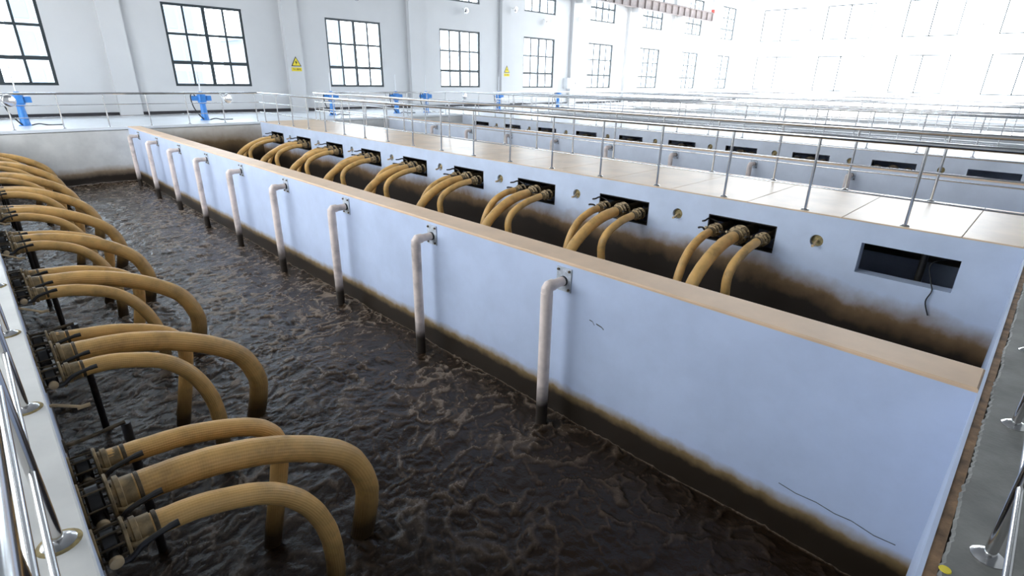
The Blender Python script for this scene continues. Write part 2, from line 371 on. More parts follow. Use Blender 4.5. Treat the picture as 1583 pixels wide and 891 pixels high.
# ------------------------------------------------------------------ sludge surface
def vnoise(x, y, seed):
    xi = np.floor(x).astype(np.int64); yi = np.floor(y).astype(np.int64); xf = x-xi; yf = y-yi
    def h(a, b):
        n = (a*374761393 + b*668265263 + seed*974711) & 0xffffffff
        n = ((n ^ (n >> 13))*1274126177) & 0xffffffff
        return ((n ^ (n >> 16)) & 0xffff)/65535.0
    u = xf*xf*xf*(xf*(xf*6-15)+10); v = yf*yf*yf*(yf*(yf*6-15)+10)
    return (h(xi, yi)*(1-u)+h(xi+1, yi)*u)*(1-v) + (h(xi, yi+1)*(1-u)+h(xi+1, yi+1)*u)*v
def fbm(x, y, seed, o=4, g=0.5):
    s = 0; a = 1; t = 0
    for i in range(o): s = s + a*vnoise(x*2**i+i*17.3, y*2**i-i*9.1, seed+i); t += a; a *= g
    return s/t
def sludge(name, x0, x1, y0, y1, nx, ys, amp=1.0):
    X, Y = np.meshgrid(np.linspace(x0, x1, nx), ys)
    wx = X + 0.55*(fbm(X*1.3, Y*1.3, 3)-0.5) + 0.12*(fbm(X*7, Y*7, 5, 3)-0.5)
    wy = Y + 0.55*(fbm(X*1.3, Y*1.3, 8)-0.5) + 0.12*(fbm(X*7, Y*7, 9, 3)-0.5)
    r1 = 1-np.abs(2*fbm(wx*3.3, wy*3.3, 21, 2)-1); r2_ = 1-np.abs(2*fbm(wx*7.5, wy*7.5, 31, 2)-1)
    patch = np.clip((fbm(X*0.8, Y*0.8, 55, 3)-0.25)*2.6, 0.42, 1)
    vein = np.clip((r1-0.84)/0.15, 0, 1)**1.3*0.9 + np.clip((r2_-0.84)/0.15, 0, 1)**1.3*0.65
    fine = fbm(wx*14, wy*14, 41, 4, 0.6)
    churn = np.clip((Y-4.0)/8.0, 0, 1)
    foam_glint = np.clip(vein*patch*(0.55+0.9*fine) + (0.40+0.75*churn)*np.clip(fine-0.42, 0, 1)*2*np.clip((Y-1.5)/3, 0, 1), 0, 1)  # fine speckle grows with distance, painting reflected glints as well as froth
    foam_glint = foam_glint*(0.22+0.78*np.clip((Y-1.2)/4.0, 0, 1))
    edge = np.minimum(np.abs(X-x1), 9)
    foam_glint = np.maximum(foam_glint, np.clip(1-edge/0.035, 0, 1)*0.9)
    Z = ZW + amp*(0.055*(fbm(X*1.1, Y*1.1, 61, 3)-0.5) + 0.016*vein*patch + (0.024+0.003*churn)*(fine-0.5) + 0.042*(fbm(X*4, Y*6, 71, 2)-0.5)*(0.5+0.6*churn))
    nv = X.size; ny = len(ys)
    me = bpy.data.meshes.new(name); me.vertices.add(nv)
    me.vertices.foreach_set('co', np.stack([X, Y, Z], -1).astype(np.float32).ravel())
    idx = np.arange(nv).reshape(ny, nx)
    q = np.stack([idx[:-1, :-1], idx[:-1, 1:], idx[1:, 1:], idx[1:, :-1]], -1).reshape(-1, 4)
    me.loops.add(q.size); me.loops.foreach_set('vertex_index', q.ravel().astype(np.int32))
    me.polygons.add(len(q)); me.polygons.foreach_set('loop_start', np.arange(0, q.size, 4, dtype=np.int32))
    me.polygons.foreach_set('loop_total', np.full(len(q), 4, dtype=np.int32))
    me.polygons.foreach_set('use_smooth', np.ones(len(q), dtype=bool))
    at = me.attributes.new('foam_glint', 'FLOAT', 'POINT'); at.data.foreach_set('value', foam_glint.astype(np.float32).ravel())
    me.update(calc_edges=True); me.validate(); me.materials.append(MAT['water'])
    return obj(name, me)
ysn = np.concatenate([np.arange(YN, 8, 0.020), np.arange(8, YF+0.02, 0.03)])
tag(sludge('sludge_water', XL, XD0, YN, YF, 240, ysn), 'dark brown foaming sludge water churning in the near tank', 'water', kind='stuff')
ysf = np.arange(YN, YF+0.1, 0.12)
for nm, a, c, lab in (('sludge_water', XD1, XH, 'still black sludge water behind the long divider wall'),
                      ('sludge_water', XHB, E0, 'sludge water in the tank beyond the middle walkway'),
                      ('sludge_water', E1, XH2, 'sludge water beyond the far divider wall')):
    tag(sludge(nm, a, c, YN, YF, 40, ysf, 0.5), lab, 'water', kind='stuff')
prev = XH2B
for i, (xa, xb) in enumerate(XFAR):
    d = xa-4.7
    for p0, p1, w_ in ((prev, d, 'left'), (d+0.37, xa, 'right')):
        tag(MB().quad((p0, YN, ZW), (p1, YN, ZW), (p1, YF, ZW), (p0, YF, ZW)).build('sludge_water', 'water'), 'distant tank water in the %s half of tank %s beyond the far walkway' % (w_, ORD[i]), 'water', kind='stuff')
    prev = xb

# ------------------------------------------------------------------ the hall: walls, windows, roof
def hall_wall(name, axis, c, thick, a0, a1, wins, label=None):
    """axis 'x': wall runs along x at y=c..c+thick ; 'y': along y at x=c..c+thick. wins = (a, b, z0, z1)"""
    mb = MB()
    cols = sorted({a0, a1, *[v for q in wins for v in q[:2]]}); zs = sorted({-0.3, ROOF, *[v for q in wins for v in q[2:]]})
    for i in range(len(cols)-1):
        za = None
        for j in range(len(zs)-1):
            p, z = (cols[i]+cols[i+1])/2, (zs[j]+zs[j+1])/2
            hole = any(q[0] < p < q[1] and q[2] < z < q[3] for q in wins)
            if not hole and za is None: za = zs[j]
            if za is not None and (hole or j == len(zs)-2):
                zb = zs[j] if hole else zs[j+1]
                if axis == 'x': mb.box(cols[i], c, za, cols[i+1], c+thick, zb)
                else: mb.box(c, cols[i], za, c+thick, cols[i+1], zb)
                za = None
    return struct(name, mb, 'wall_paint', label)
NWIN = 9
winsN = []
for k in range(NWIN):
    x = WX0+PITCHX*k
    if x+WW < EAST-0.5: winsN += [(x, x+WW, WZ0, WZ1), (x, x+WW, UZ0, UZ1)]
hall_wall('wall_north', 'x', YW, 0.30, WEST, EAST, winsN, 'white window wall at the back')
winsE = [(y, y+4.4, z0, z1) for y in (-5.0, 2.2, 9.6, 16.8, 23.4) for z0, z1 in ((WZ0, WZ1), (UZ0, UZ1))]
hall_wall('wall_east', 'y', EAST, 0.30, SOUTH, YW+0.3, winsE, 'sunlit white end wall at the right')
winsS = [q for q in winsN if q[0] > 26]
hall_wall('wall_south', 'x', SOUTH-0.3, 0.30, WEST, EAST+0.3, winsS)
winsW = [(y, y+WW, z0, z1) for y in (6.0, 10.5, 15.0, 19.5) for z0, z1 in ((WZ0, WZ1), (UZ0, UZ1))]
hall_wall('wall_west', 'y', WEST-0.3, 0.30, SOUTH-0.3, YW+0.3, winsW)
# roof; two unseen rooflights added to flood the far end with light
mb = MB(); rl = [(34.0, 63.0, 3.0, 9.0), (34.0, 63.0, 15.0, 21.0)]
mb.box(WEST-0.3, SOUTH-0.3, ROOF, 34, YW+0.3, ROOF+0.25).box(63, SOUTH-0.3, ROOF, EAST+0.3, YW+0.3, ROOF+0.25)
mb.box(34, SOUTH-0.3, ROOF, 63, 3, ROOF+0.25).box(34, 9, ROOF, 63, 15, ROOF+0.25).box(34, 21, ROOF, 63, YW+0.3, ROOF+0.25)
struct('ceiling', mb, 'roof')
for a, c, y0, y1 in rl: portal(((a+c)/2, (y0+y1)/2, ROOF+0.3), (0, 0, -1), c-a, y1-y0)
for a, c, z0, z1 in winsN:
    portal(((a+c)/2, YW+0.35, (z0+z1)/2), (0, -1, 0), c-a, z1-z0)
for a, c, z0, z1 in winsS: portal(((a+c)/2, SOUTH-0.35, (z0+z1)/2), (0, 1, 0), c-a, z1-z0)
for a, c, z0, z1 in winsE: portal((EAST+0.35, (a+c)/2, (z0+z1)/2), (-1, 0, 0), c-a, z1-z0)
for a, c, z0, z1 in winsW: portal((WEST-0.35, (a+c)/2, (z0+z1)/2), (1, 0, 0), c-a, z1-z0)

# windows of the back wall: frame, muntins, 12 panes each
def window_parts(wd, hg, rows):
    """local: x 0..wd, z 0..hg, y=0 mid plane; rows = z of horizontal bars"""
    P = []
    F = 0.11
    fr = MB().box(0, -0.04, 0, wd, 0.04, F).box(0, -0.04, hg-F, wd, 0.04, hg).box(0, -0.04, F, F, 0.04, hg-F).box(wd-F, -0.04, F, wd, 0.04, hg-F)
    P.append(('window_frame', fr.mesh('window_frame', 'frame'), (0, 0, 0)))
    P.append(('mullion', MB().box(wd/2-0.075, -0.045, F, wd/2+0.075, 0.045, hg-F).mesh('mullion', 'frame'), (0, 0, 0)))
    for i, z in enumerate(rows):
        t = 0.075 if i == 0 else 0.052
        P.append(('transom', MB().box(F, -0.043, -t, wd-F, 0.043, t).mesh('transom', 'frame'), (0, 0, z)))
    bar = MB().box(-0.045, -0.035, F, 0.045, 0.035, hg-F).mesh('muntin', 'frame')
    for x in (wd*0.25, wd*0.75): P.append(('muntin', bar, (x, 0, 0)))
    zs = [F]+list(rows)+[hg-F]; xs_ = [F, wd*0.25, wd*0.5, wd*0.75, wd-F]
    for i in range(4):
        for j in range(len(zs)-1):
            g = MB().box(xs_[i]+0.02, -0.006, zs[j]+0.02, xs_[i+1]-0.02, 0.006, zs[j+1]-0.02).mesh('pane', 'glass')
            P.append(('pane', g, (0, 0, 0)))
    return P
lowp = window_parts(WW, WZ1-WZ0, (1.02, 2.22)); upp = window_parts(WW, UZ1-UZ0, (1.0, 2.1))
n = 0
for k, (a, c, z0, z1) in enumerate(winsN):
    n += 1
    low = z0 == WZ0
    r = tag(bpy.data.objects.new('window_%d' % n, None), '%s dark framed twelve pane window %s' % (ORD[k//2], 'at deck level' if low else 'high under the roof'), kind='structure')
    COL.objects.link(r); r.location = (a, YW+0.10, z0)
    for nm, me, lc in (lowp if low else upp): obj(nm, me, r, lc)
for k, (a, c, z0, z1) in enumerate(winsE):
    n += 1
    r = tag(bpy.data.objects.new('window_%d' % n, None), '%s glaring %s window of the sunlit end wall counted from the right' % (ORD[k//2], 'lower' if z0 == WZ0 else 'upper'), kind='structure')
    COL.objects.link(r); r.location = (EAST+0.1, a, z0)
    wd, hg = c-a, z1-z0
    MB().box(-0.04, 0, 0, 0.04, wd, 0.08).box(-0.04, 0, hg-0.08, 0.04, wd, hg).box(-0.04, 0, 0, 0.04, 0.08, hg).box(-0.04, wd-0.08, 0, 0.04, wd, hg).box(-0.04, wd/2-0.05, 0, 0.04, wd/2+0.05, hg).build('window_frame', 'frame', r)
# pilasters, skirting
for k in range(8):
    x = 5.52+7.67*k
    struct('trim_%d' % (10+k), MB().box(x-0.42, YW-0.28, 0, x+0.42, YW+0.02, ROOF), 'wall_paint', '%s white pilaster of the back wall' % ORD[k])
for k, y in enumerate((7.9, 15.2, 22.3)):
    struct('trim_%d' % (20+k), MB().box(EAST-0.3, y-0.45, 0, EAST+0.02, y+0.45, ROOF), 'wall_paint')
mb = MB(); x = WEST
struct('baseboard_north', MB().box(WEST, YW-0.03, 0.0, EAST, YW+0.01, 0.16), 'black_base', 'dark skirting strip along the back wall')

# ------------------------------------------------------------------ hoses
def smooth_path(P, m_=6):
    P = [Vector(p) for p in P]; out = []
    for i in range(len(P)-1):
        p0, p1, p2, p3 = P[max(i-1, 0)], P[i], P[i+1], P[min(i+2, len(P)-1)]
        for j in range(m_):
            t = j/m_; out.append(0.5*((2*p1)+(p2-p0)*t+(2*p0-5*p1+4*p2-p3)*t*t+(3*p1-p0-3*p2+p3)*t**3))
    out.append(P[-1]); return out
CURVES = {
 'far':  [(0.19, -0.55), (0.40, -0.565), (0.66, -0.595), (0.97, -0.69), (1.15, -0.80), (1.235, -0.98), (1.19, -1.31), (1.08, -1.80), (1.02, -2.15)],
 'mid':  [(0.19, -0.555), (0.36, -0.555), (0.66, -0.585), (1.02, -0.69), (1.37, -0.87), (1.62, -1.09), (1.74, -1.40), (1.73, -1.64), (1.66, -1.92), (1.60, -2.15)],
 'near': [(0.19, -0.56), (0.32, -0.565), (0.54, -0.595), (0.86, -0.72), (1.08, -0.94), (1.21, -1.25), (1.245, -1.58), (1.22, -1.88), (1.19, -2.15)]}
RAD = {'far': 0.070, 'mid': 0.098, 'near': 0.070}
DYS = {'far': 0.40, 'mid': -0.02, 'near': -0.40}
def hose_mesh(kind, jit, n=24, steps=6):
    r = RAD[kind]; c = CURVES[kind]; pts = []
    dx = random.uniform(-jit, jit); dz = random.uniform(-jit, jit)*0.6; dy = random.uniform(-jit, jit)*1.2
    for i, (x, z) in enumerate(c):
        t = i/(len(c)-1); pts.append((x+dx*math.sin(t*PI*0.6), dy*t*t, z+dz*math.sin(t*PI)))
    P = smooth_path(pts, steps)
    rr = [r*(1+0.012*math.sin(i*1.7)) for i in range(len(P))]
    return MB().tube(P, rr, n).mesh('hose_tube', 'hose')
HOSE = {k: [hose_mesh(k, j) for j in (0.0, 0.05, 0.06, 0.07)] for k in RAD}
def assembly_meshes(kind):
    r = RAD[kind]; z = -0.555; fr = r*1.62; A = {}
    A['pipe_stub'] = MB().lathe((-0.55, 0, z), (1, 0, 0), [(0, r*0.95), (0.56, r*0.95)], 16).mesh('pipe_stub', 'dirty_iron')
    fl = MB().lathe((-0.009, 0, z), (1, 0, 0), [(0, fr-0.004), (0.003, fr), (0.015, fr), (0.018, fr-0.004)], 20).mesh('flange', 'brass')
    A['flange'] = fl
    vb = MB().lathe((0.02, 0, z), (1, 0, 0), [(0, r*1.05), (0.012, r*1.22), (0.068, r*1.22), (0.08, r*1.05)], 18)
    vb.tube([(0.06, -r, z), (0.06, -fr-0.05, z)], 0.022, 10)
    A['valve_body'] = vb.mesh('valve_body', 'black_metal')
    bt = MB()
    for k in range(8):
        a = 2*PI*(k+0.5)/8; y_, z_ = (fr-0.018)*math.cos(a), z+(fr-0.018)*math.sin(a)
        bt.rod((-0.022, y_, z_), (0.145, y_, z_), 0.007, 6); bt.rod((-0.026, y_, z_), (-0.010, y_, z_), 0.014, 6); bt.rod((0.131, y_, z_), (0.147, y_, z_), 0.014, 6)
    A['bolt_ring'] = bt.mesh('bolt_ring', 'dirty_iron')
    cp = MB().lathe((0.128, 0, z), (1, 0, 0), [(0, r*1.12), (0.03, r*1.12), (0.035, r*1.28), (0.06, r*1.28), (0.065, r*1.06), (0.125, r*1.04)], 20)
    cp.tube([(0.13, r*1.15, z), (0.17, r*1.55, z), (0.22, r*1.42, z)], 0.014, 8); cp.tube([(0.13, -r*1.15, z), (0.17, -r*1.55, z), (0.22, -r*1.42, z)], 0.014, 8)
    A['coupling'] = cp.mesh('coupling', 'brass')
    A['hose_clamp'] = MB().lathe((0.262, 0, z), (1, 0, 0), [(0, r*1.02), (0.003, r*1.06), (0.020, r*1.06), (0.023, r*1.02)], 20).mesh('hose_clamp', 'dirty_iron')
    yl = -fr-0.045
    A['lever'] = MB().tube(smooth_path([(0.055, yl, z-0.015), (0.12, yl-0.005, z-0.02), (0.19, yl-0.005, z+0.03), (0.30, yl, z+0.055), (0.36, yl, z+0.06)], 4), [0.016]*13+[0.019]*4, 8).mesh('lever', 'black_metal')
    A['hub_cap'] = MB().lathe((0.06, yl-0.034, z), (0, 1, 0), [(0, 0.016), (0.012, 0.032), (0.04, 0.032), (0.046, 0.024)], 14).mesh('hub_cap', 'dirty_iron' if kind == 'far' else 'tan_cap')
    return A, fl
ASM = {k: assembly_meshes(k) for k in RAD}
def hose_thing(kind, loc, rz, label, group, var):
    A, fl = ASM[kind]
    t = thing('suction_hose', label, 'hose', loc, rz, group)
    for nm, me in A.items():
        p = obj(nm, me, t)
        if nm == 'bolt_ring': p['kind'] = 'stuff'
    obj('flange', fl, t, (0.131, 0, 0))
    obj('hose_tube', HOSE[kind][var], t)
    return t
UPL = MB().tube(smooth_path([(-0.05, -0.02, -0.44), (-0.02, -0.12, -0.40), (0.06, -0.15, -0.385), (0.16, -0.15, -0.40), (0.26, -0.15, -0.395)], 4), 0.017, 8).mesh('upper_lever', 'black_metal')
KN = {'far': 'thin rear', 'mid': 'thick middle', 'near': 'thin front'}
for k in range(1, NOP):
    yc = OY0+PER*k+OW/2
    for kind in ('near', 'mid', 'far'):
        v = 0 if k == 1 else random.randrange(4)
        hose_thing(kind, (XL, yc+DYS[kind], 0), 0, '%s tan hose of the %s trio from the front on the left wall' % (KN[kind], ORD[k-1]), 'tan hoses arching from the left wall', v)
    for kind in ('near', 'mid', 'far'):
        kk = {'near': 'far', 'mid': 'mid', 'far': 'near'}[kind]
        ht = hose_thing(kk, (XH, yc+DYS[kind], 0), PI, '%s tan hose of the %s trio from the right behind the divider' % ({'near': 'right', 'mid': 'thick middle', 'far': 'left'}[kind], ORD[k-1]), 'tan hoses behind the divider wall', random.randrange(4))
        if kind == 'far': obj('upper_lever', UPL, ht)
# tiny hose ends in the openings of the far hose wall: one mesh each
FARM = {}
for kd in RAD:
    r = RAD[kd]; mb = MB().tube(smooth_path([(x, 0, z) for x, z in CURVES[kd]], 2), r, 10)
    mb.lathe((-0.3, 0, -0.555), (1, 0, 0), [(0, r), (0.29, r), (0.291, r*1.6), (0.31, r*1.6), (0.311, r*1.2), (0.42, r*1.2), (0.421, r*1.6), (0.44, r*1.6), (0.441, r*1.2), (0.52, r*1.1)], 10)
    FARM[kd] = mb.mesh('hose_tube', 'dirty_iron')
for k in range(1, 9):
    yc = OY0+PER*k+OW/2
    for kind, nm in (('near', 'right'), ('mid', 'middle'), ('far', 'left')):
        o = obj('suction_hose', FARM[kind], None, (XH2, yc+DYS[kind], 0)); o.rotation_euler.z = PI
        tag(o, '%s hose end in the %s opening from the right of the far wall' % (nm, ORD[k]), 'hose', 'hose ends on the far hose wall')

# black drop pipes on thin arms between the trios on the left wall
DP = MB().tube([(0.37, 0, -0.64), (0.37, 0, -1.2), (0.37, 0, -2.1)], 0.032, 12).mesh('pipe', 'black_metal')
DA = MB().tube(smooth_path([(-0.01, 0, -0.66), (0.10, 0, -0.66), (0.24, 0, -0.645), (0.37, 0, -0.63)], 4), 0.015, 8).mesh('arm', 'dirty_iron')
DF = MB().lathe((0.0, 0, -0.66), (1, 0, 0), [(0, 0.05), (0.016, 0.05)], 14).mesh('wall_flange', 'dirty_iron')
for k in range(1, NOP-1):
    t = thing('drop_pipe', 'black drop pipe on a thin arm beyond the %s hose trio of the left wall' % ORD[k-1], 'pipe', (XL, OY0+PER*k+1.53, 0), 0, 'black drop pipes on the left wall')
    obj('pipe', DP, t); obj('arm', DA, t); obj('wall_flange', DF, t)

# black steel lining in the hose openings, levers at the upper left corner of the middle wall
wl = {o.name: o for o in COL.objects if o.name in ('wall_hose_left', 'wall_hose_middle', 'wall_hose_far')}
e = 0.018
LIN = MB().box(0.004, 0, 0, 0.215, OW, e).box(0.004, 0, OZ1-OZ0-e, 0.215, OW, OZ1-OZ0).box(0.004, 0, e, 0.215, e, OZ1-OZ0-e).box(0.004, OW-e, e, 0.215, OW, OZ1-OZ0-e).mesh('opening_lining', 'black_metal')
for nm, x in (('wall_hose_left', XL-0.22), ('wall_hose_middle', XH), ('wall_hose_far', XH2)):
    for k in range(1, NOP): obj('opening_lining', LIN, wl[nm], (x, OY0+PER*k, OZ0))

# spouts in the round holes
def spout_meshes(L, drop, rr=0.016):
    plug = MB().lathe((-0.10, 0, HOLE_Z), (1, 0, 0), [(0, HOLE_R*0.99), (0.03, HOLE_R*0.99), (0.05, HOLE_R*0.55)], 14).mesh('sealant_plug', 'sealant')
    rod = MB().tube([(-0.08, 0, HOLE_Z), (0.02, 0, HOLE_Z-0.01), (L, 0, HOLE_Z-drop)], rr, 8)
    rod.tube([(L-0.03, 0, HOLE_Z-drop), (L+0.05, 0, HOLE_Z-drop)], rr*1.3, 8)
    return plug, rod.mesh('spout', 'tan_cap')
SPL, SPH = spout_meshes(0.17, 0.09, 0.012), spout_meshes(0.10, 0.05)
for k in range(0, NOP-1):
    y = OY0+HOLE_DY+PER*k
    if k >= 1:
        t = thing('drain_spout', '%s thin tan spout from the front poking out of the left wall' % ORD[k-1], 'spout', (XL, y, 0), 0, 'spouts on the left wall')
        obj('sealant_plug', SPL[0], t); obj('spout', SPL[1], t)
    for xf, nm, g in ((XH, 'hose wall behind the divider', 'spouts behind the divider'), (XH2, 'far hose wall', 'spouts on the far hose wall')):
        t = thing('drain_spout', '%s round sealed hole with spout from the right on the %s' % (ORD[k], nm), 'spout', (xf, y, 0), PI, g)
        obj('sealant_plug', SPH[0], t); obj('spout', SPH[1], t)

# header pipe and cable in the empty opening
tag(MB().tube([(XH+1.3, 0.2, -0.60), (XH+1.3, YF-0.4, -0.60)], 0.13, 14).build('header_pipe', 'black_metal'), 'dark header pipe inside the gallery behind the empty opening', 'pipe')
tag(MB().tube([(XH+0.60, 0.95, -1.42), (XH+0.60, 0.95, -0.17)], 0.045, 12).build('support_post', 'black_metal'), 'slim dark post standing inside the empty opening', 'post')
tag(MB().tube(smooth_path([(XH+0.5, 0.45, -0.42), (XH+0.3, 0.72, -0.42), (XH+0.16, 0.82, -0.50), (XH+0.05, 0.74, -0.70), (XH-0.02, 0.70, -0.79), (XH-0.03, 0.73, -0.95), (XH-0.02, 0.66, -1.14)], 5), 0.008, 8).build('cable', 'rubber'), 'thin black cable hanging out of the empty opening', 'cable')

# ------------------------------------------------------------------ air pipes on the divider walls
def air_pipe_meshes():
    P = {}
    P['mounting_plate'] = MB().box(-0.012, -0.10, -0.335, 0.0, 0.10, -0.065).mesh('mounting_plate', 'plate')
    P['bolt'] = MB().lathe((-0.03, 0, 0), (1, 0, 0), [(0, 0.014), (0.018, 0.014)], 6).mesh('bolt', 'dirty_iron')
    P['arm'] = MB().tube([(-0.005, 0, -0.215), (-0.20, 0, -0.215)], 0.052, 14).mesh('arm', 'pvc')
    P['elbow'] = MB().tube([(-0.19, 0, -0.215), (-0.262, 0, -0.217), (-0.278, 0, -0.235), (-0.28, 0, -0.31)], 0.064, 14).mesh('elbow', 'pvc')
    P['pipe'] = MB().tube([(-0.28, 0, -0.28), (-0.28, 0, -0.9), (-0.28, 0, -1.4), (-0.28, 0, -2.1)], 0.066, 14).mesh('pipe', 'pvc')
    P['collar'] = MB().lathe((-0.035, 0, -0.215), (1, 0, 0), [(0, 0.056), (0.024, 0.056)], 14).mesh('collar', 'black_metal')
    return P
AP = air_pipe_meshes()
for x0, cnt, lab, g in ((XD0, 9, '%s pale air pipe from the front on the long divider wall', 'air pipes on the divider'), (E0, 9, '%s pale air pipe from the right on the far divider wall', 'air pipes on the far divider')):
    for k in range(cnt if x0 == XD0 else 8):
        y = 3.39+2.352*k
        if y > YF-0.5: break
        t = thing('air_pipe', lab % ORD[k], 'pipe', (x0, y, 0), 0, g)
        for nm in ('mounting_plate', 'arm', 'elbow', 'pipe', 'collar'): obj(nm, AP[nm], t)
        for dy in (-0.075, 0.075):
            for z in (-0.095, -0.305): obj('bolt', AP['bolt'], t, (0, dy, z))

# ------------------------------------------------------------------ railings
RH = 1.10
POST = MB().tube([(0, 0, 0.0), (0, 0, RH-0.02)], 0.021, 12).mesh('post', 'steel')
FLG = MB().lathe((0, 0, 0.0), (0, 0, 1), [(0, 0.062), (0.006, 0.062), (0.020, 0.045), (0.028, 0.024)], 16).mesh('base_flange', 'steel')
BLOB = MB().lathe((0, 0, 0.0), (0, 0, 1), [(0, 0.078), (0.004, 0.074), (0.008, 0.05)], 24).mesh('sealant_ring', 'sealant')
def railing(label, a, b, posts, extra=(0.0, 0.0), blob=False):
    a, b = Vector(a), Vector(b); d = (b-a).normalized(); L = (b-a).length
    t = thing('railing', label, 'railing', a, 0, 'stainless walkway railings')
    q0, q1 = -d*extra[0], d*(L+extra[1])
    for nm, z, r in (('top_rail', RH, 0.038), ('middle_rail', 0.745, 0.0125), ('lower_rail', 0.365, 0.0125)):
        MB().tube([q0+Vector((0, 0, z)), q1+Vector((0, 0, z))], r, 12).build(nm, 'steel', t)
    for s in posts:
        p = obj('post', POST, t, d*s); obj('base_flange', FLG, p)
        if blob: obj('sealant_ring', BLOB, p)
    return t
def spaced(start, stop, step=1.30): return list(np.arange(start, stop, step))
xr = 0.09
railing('chrome railing on the left walkway right beside the camera', (XL-xr, -0.25, 0), (XL-xr, 23.8, 0), spaced(0.10, 24.0), blob=True)
railing('chrome railing on the grey concrete deck at the right edge', (XL-xr, -0.25, 0), (60, -0.25, 0), spaced(1.40, 60))
railing('nearest long railing along the hose wall behind the divider', (XH+xr, -0.25, 0), (XH+xr, 23.8, 0), spaced(0.17, 24.0))
railing('second long railing along the back edge of the cream walkway', (XHB-xr, -0.25, 0), (XHB-xr, 23.8, 0), spaced(0.25, 24.0))
railing('third long railing on top of the far hose wall', (XH2+xr, -0.25, 0), (XH2+xr, 23.8, 0), spaced(0.6, 24.0))
railing('fourth long railing behind the far bright walkway', (XH2B-xr, -0.25, 0), (XH2B-xr, 23.8, 0), spaced(0.3, 24.0))
for i, (xa, xb) in enumerate(XFAR):
    railing('%s long railing counted from the camera' % ORD[4+2*i], (xa+xr, -0.25, 0), (xa+xr, 23.8, 0), spaced(0.5, 24.0))
    railing('%s long railing counted from the camera' % ORD[5+2*i], (xb-xr, -0.25, 0), (xb-xr, 23.8, 0), spaced(0.2, 24.0))
railing('far railing over the grey end wall at the left below the windows', (XL-xr, 23.8, 0), (XH+xr, 23.8, 0), spaced(0.05, 9.2, 1.27))
railing('far railing over the end wall between the second and third railing', (XHB-xr, 23.8, 0), (XH2+xr, 23.8, 0), spaced(0.0, 8.6, 1.22))
railing('far railing over the end wall between the fourth and fifth railing', (XH2B-xr, 23.8, 0), (30.65+xr, 23.8, 0), spaced(0.0, 8.6, 1.2))
railing('far railing over the end wall between the sixth and seventh railing', (33.2-xr, 23.8, 0), (41.5+xr, 23.8, 0), spaced(0.0, 8.5, 1.2))
railing('far railing over the end wall between the eighth and ninth railing', (44.1-xr, 23.8, 0), (52.4+xr, 23.8, 0), spaced(0.0, 8.5, 1.2))

# ------------------------------------------------------------------ blue gate hoists on the far deck
def hoist_parts():
    P = {}
    P['pedestal'] = MB().lathe((0, 0, 0), (0, 0, 1), [(0, 0.19), (0.025, 0.19), (0.03, 0.15), (0.12, 0.135), (0.62, 0.105), (0.66, 0.16), (0.70, 0.16)], 16).mesh('pedestal', 'blue')
    P['gearbox'] = MB().lathe((0, 0, 0.70), (0, 0, 1), [(0, 0.15), (0.04, 0.17), (0.30, 0.16), (0.38, 0.10), (0.42, 0.06)], 16).box(-0.10, -0.2, 0.76, 0.10, 0.05, 0.98).mesh('gearbox', 'blue')
    P['motor'] = MB().lathe((-0.10, 0, 0.86), (-1, 0, 0), [(0, 0.085), (0.06, 0.10), (0.26, 0.10), (0.30, 0.07)], 14).mesh('motor', 'blue')
    P['control_box'] = MB().bbox(0.15, -0.10, 0.76, 0.34, 0.10, 0.96, 0.02).mesh('control_box', 'blue')
    P['spindle_tube'] = MB().tube([(0, 0, 1.1), (0, 0, 1.95)], 0.024, 10).mesh('spindle_tube', 'plastic_white')
    P['cable'] = MB().tube(smooth_path([(-0.25, -0.05, 0.95), (-0.33, -0.05, 1.07), (-0.42, -0.05, 0.92), (-0.38, -0.06, 0.55), (-0.24, -0.06, 0.25), (-0.10, -0.15, 0.03)], 5), 0.022, 8).mesh('cable', 'rubber')
    P['conduit'] = MB().tube(smooth_path([(0.15, -0.1, 0.015), (0.35, -0.16, 0.06), (0.6, -0.2, 0.015), (1.0, -0.25, 0.015)], 4), 0.02, 8).mesh('conduit', 'rubber')
    return P
HP = hoist_parts()
for i, (x, y, where) in enumerate(((1.62, 25.7, 'below the leftmost window'), (7.32, 25.5, 'below the second window from the left'), (13.2, 25.8, 'near the yellow warning sign'),
                                   (16.85, 25.7, 'below the third window from the left'), (18.65, 25.5, 'just right of the third window'), (24.2, 25.5, 'below the fourth window from the left'),
                                   (30.0, 25.6, 'below the fifth window from the left'))):
    t = thing('gate_hoist', 'blue gate hoist on the far deck %s' % where, 'hoist', (x, y, 0), 0, 'blue gate hoists')
    for nm, me in HP.items(): obj(nm, me, t)

# round lamps
def lamp_parts(r):
    dish = MB().lathe((0, 0, 0), (0, -1, 0), [(0, r*0.35), (0.05, r*0.75), (0.11, r*0.97), (0.15, r), (0.17, r*0.97)], 20).mesh('lamp_dish', 'chrome')
    lens = MB().lathe((0, -0.165, 0), (0, -1, 0), [(0, r*0.86), (0.02, r*0.80), (0.04, r*0.45)], 20).mesh('lens', 'chrome')
    arm = MB().tube([(0, 0.28, 0), (0, 0.02, 0)], 0.025, 8).mesh('bracket', 'steel')
    return dish, lens, arm
LP = lamp_parts(0.20)
def lamp(loc, label, group, rz=0.0, tilt=0.0, arm=True):
    t = thing('floodlight', label, 'lamp', loc, rz, group); t.rotation_euler.x = tilt
    obj('lamp_dish', LP[0], t); obj('lens', LP[1], t)
    if arm: obj('bracket', LP[2], t)
for x, where in ((1.20, 'leftmost post'), (7.66, 'post under the second window'), (19.86, 'corner post under the fourth window')):
    lamp((x, 23.77, 0.90), 'round chrome lamp on the far railing, %s' % where, 'round lamps on the far railing', 0.35, 0.0, False)
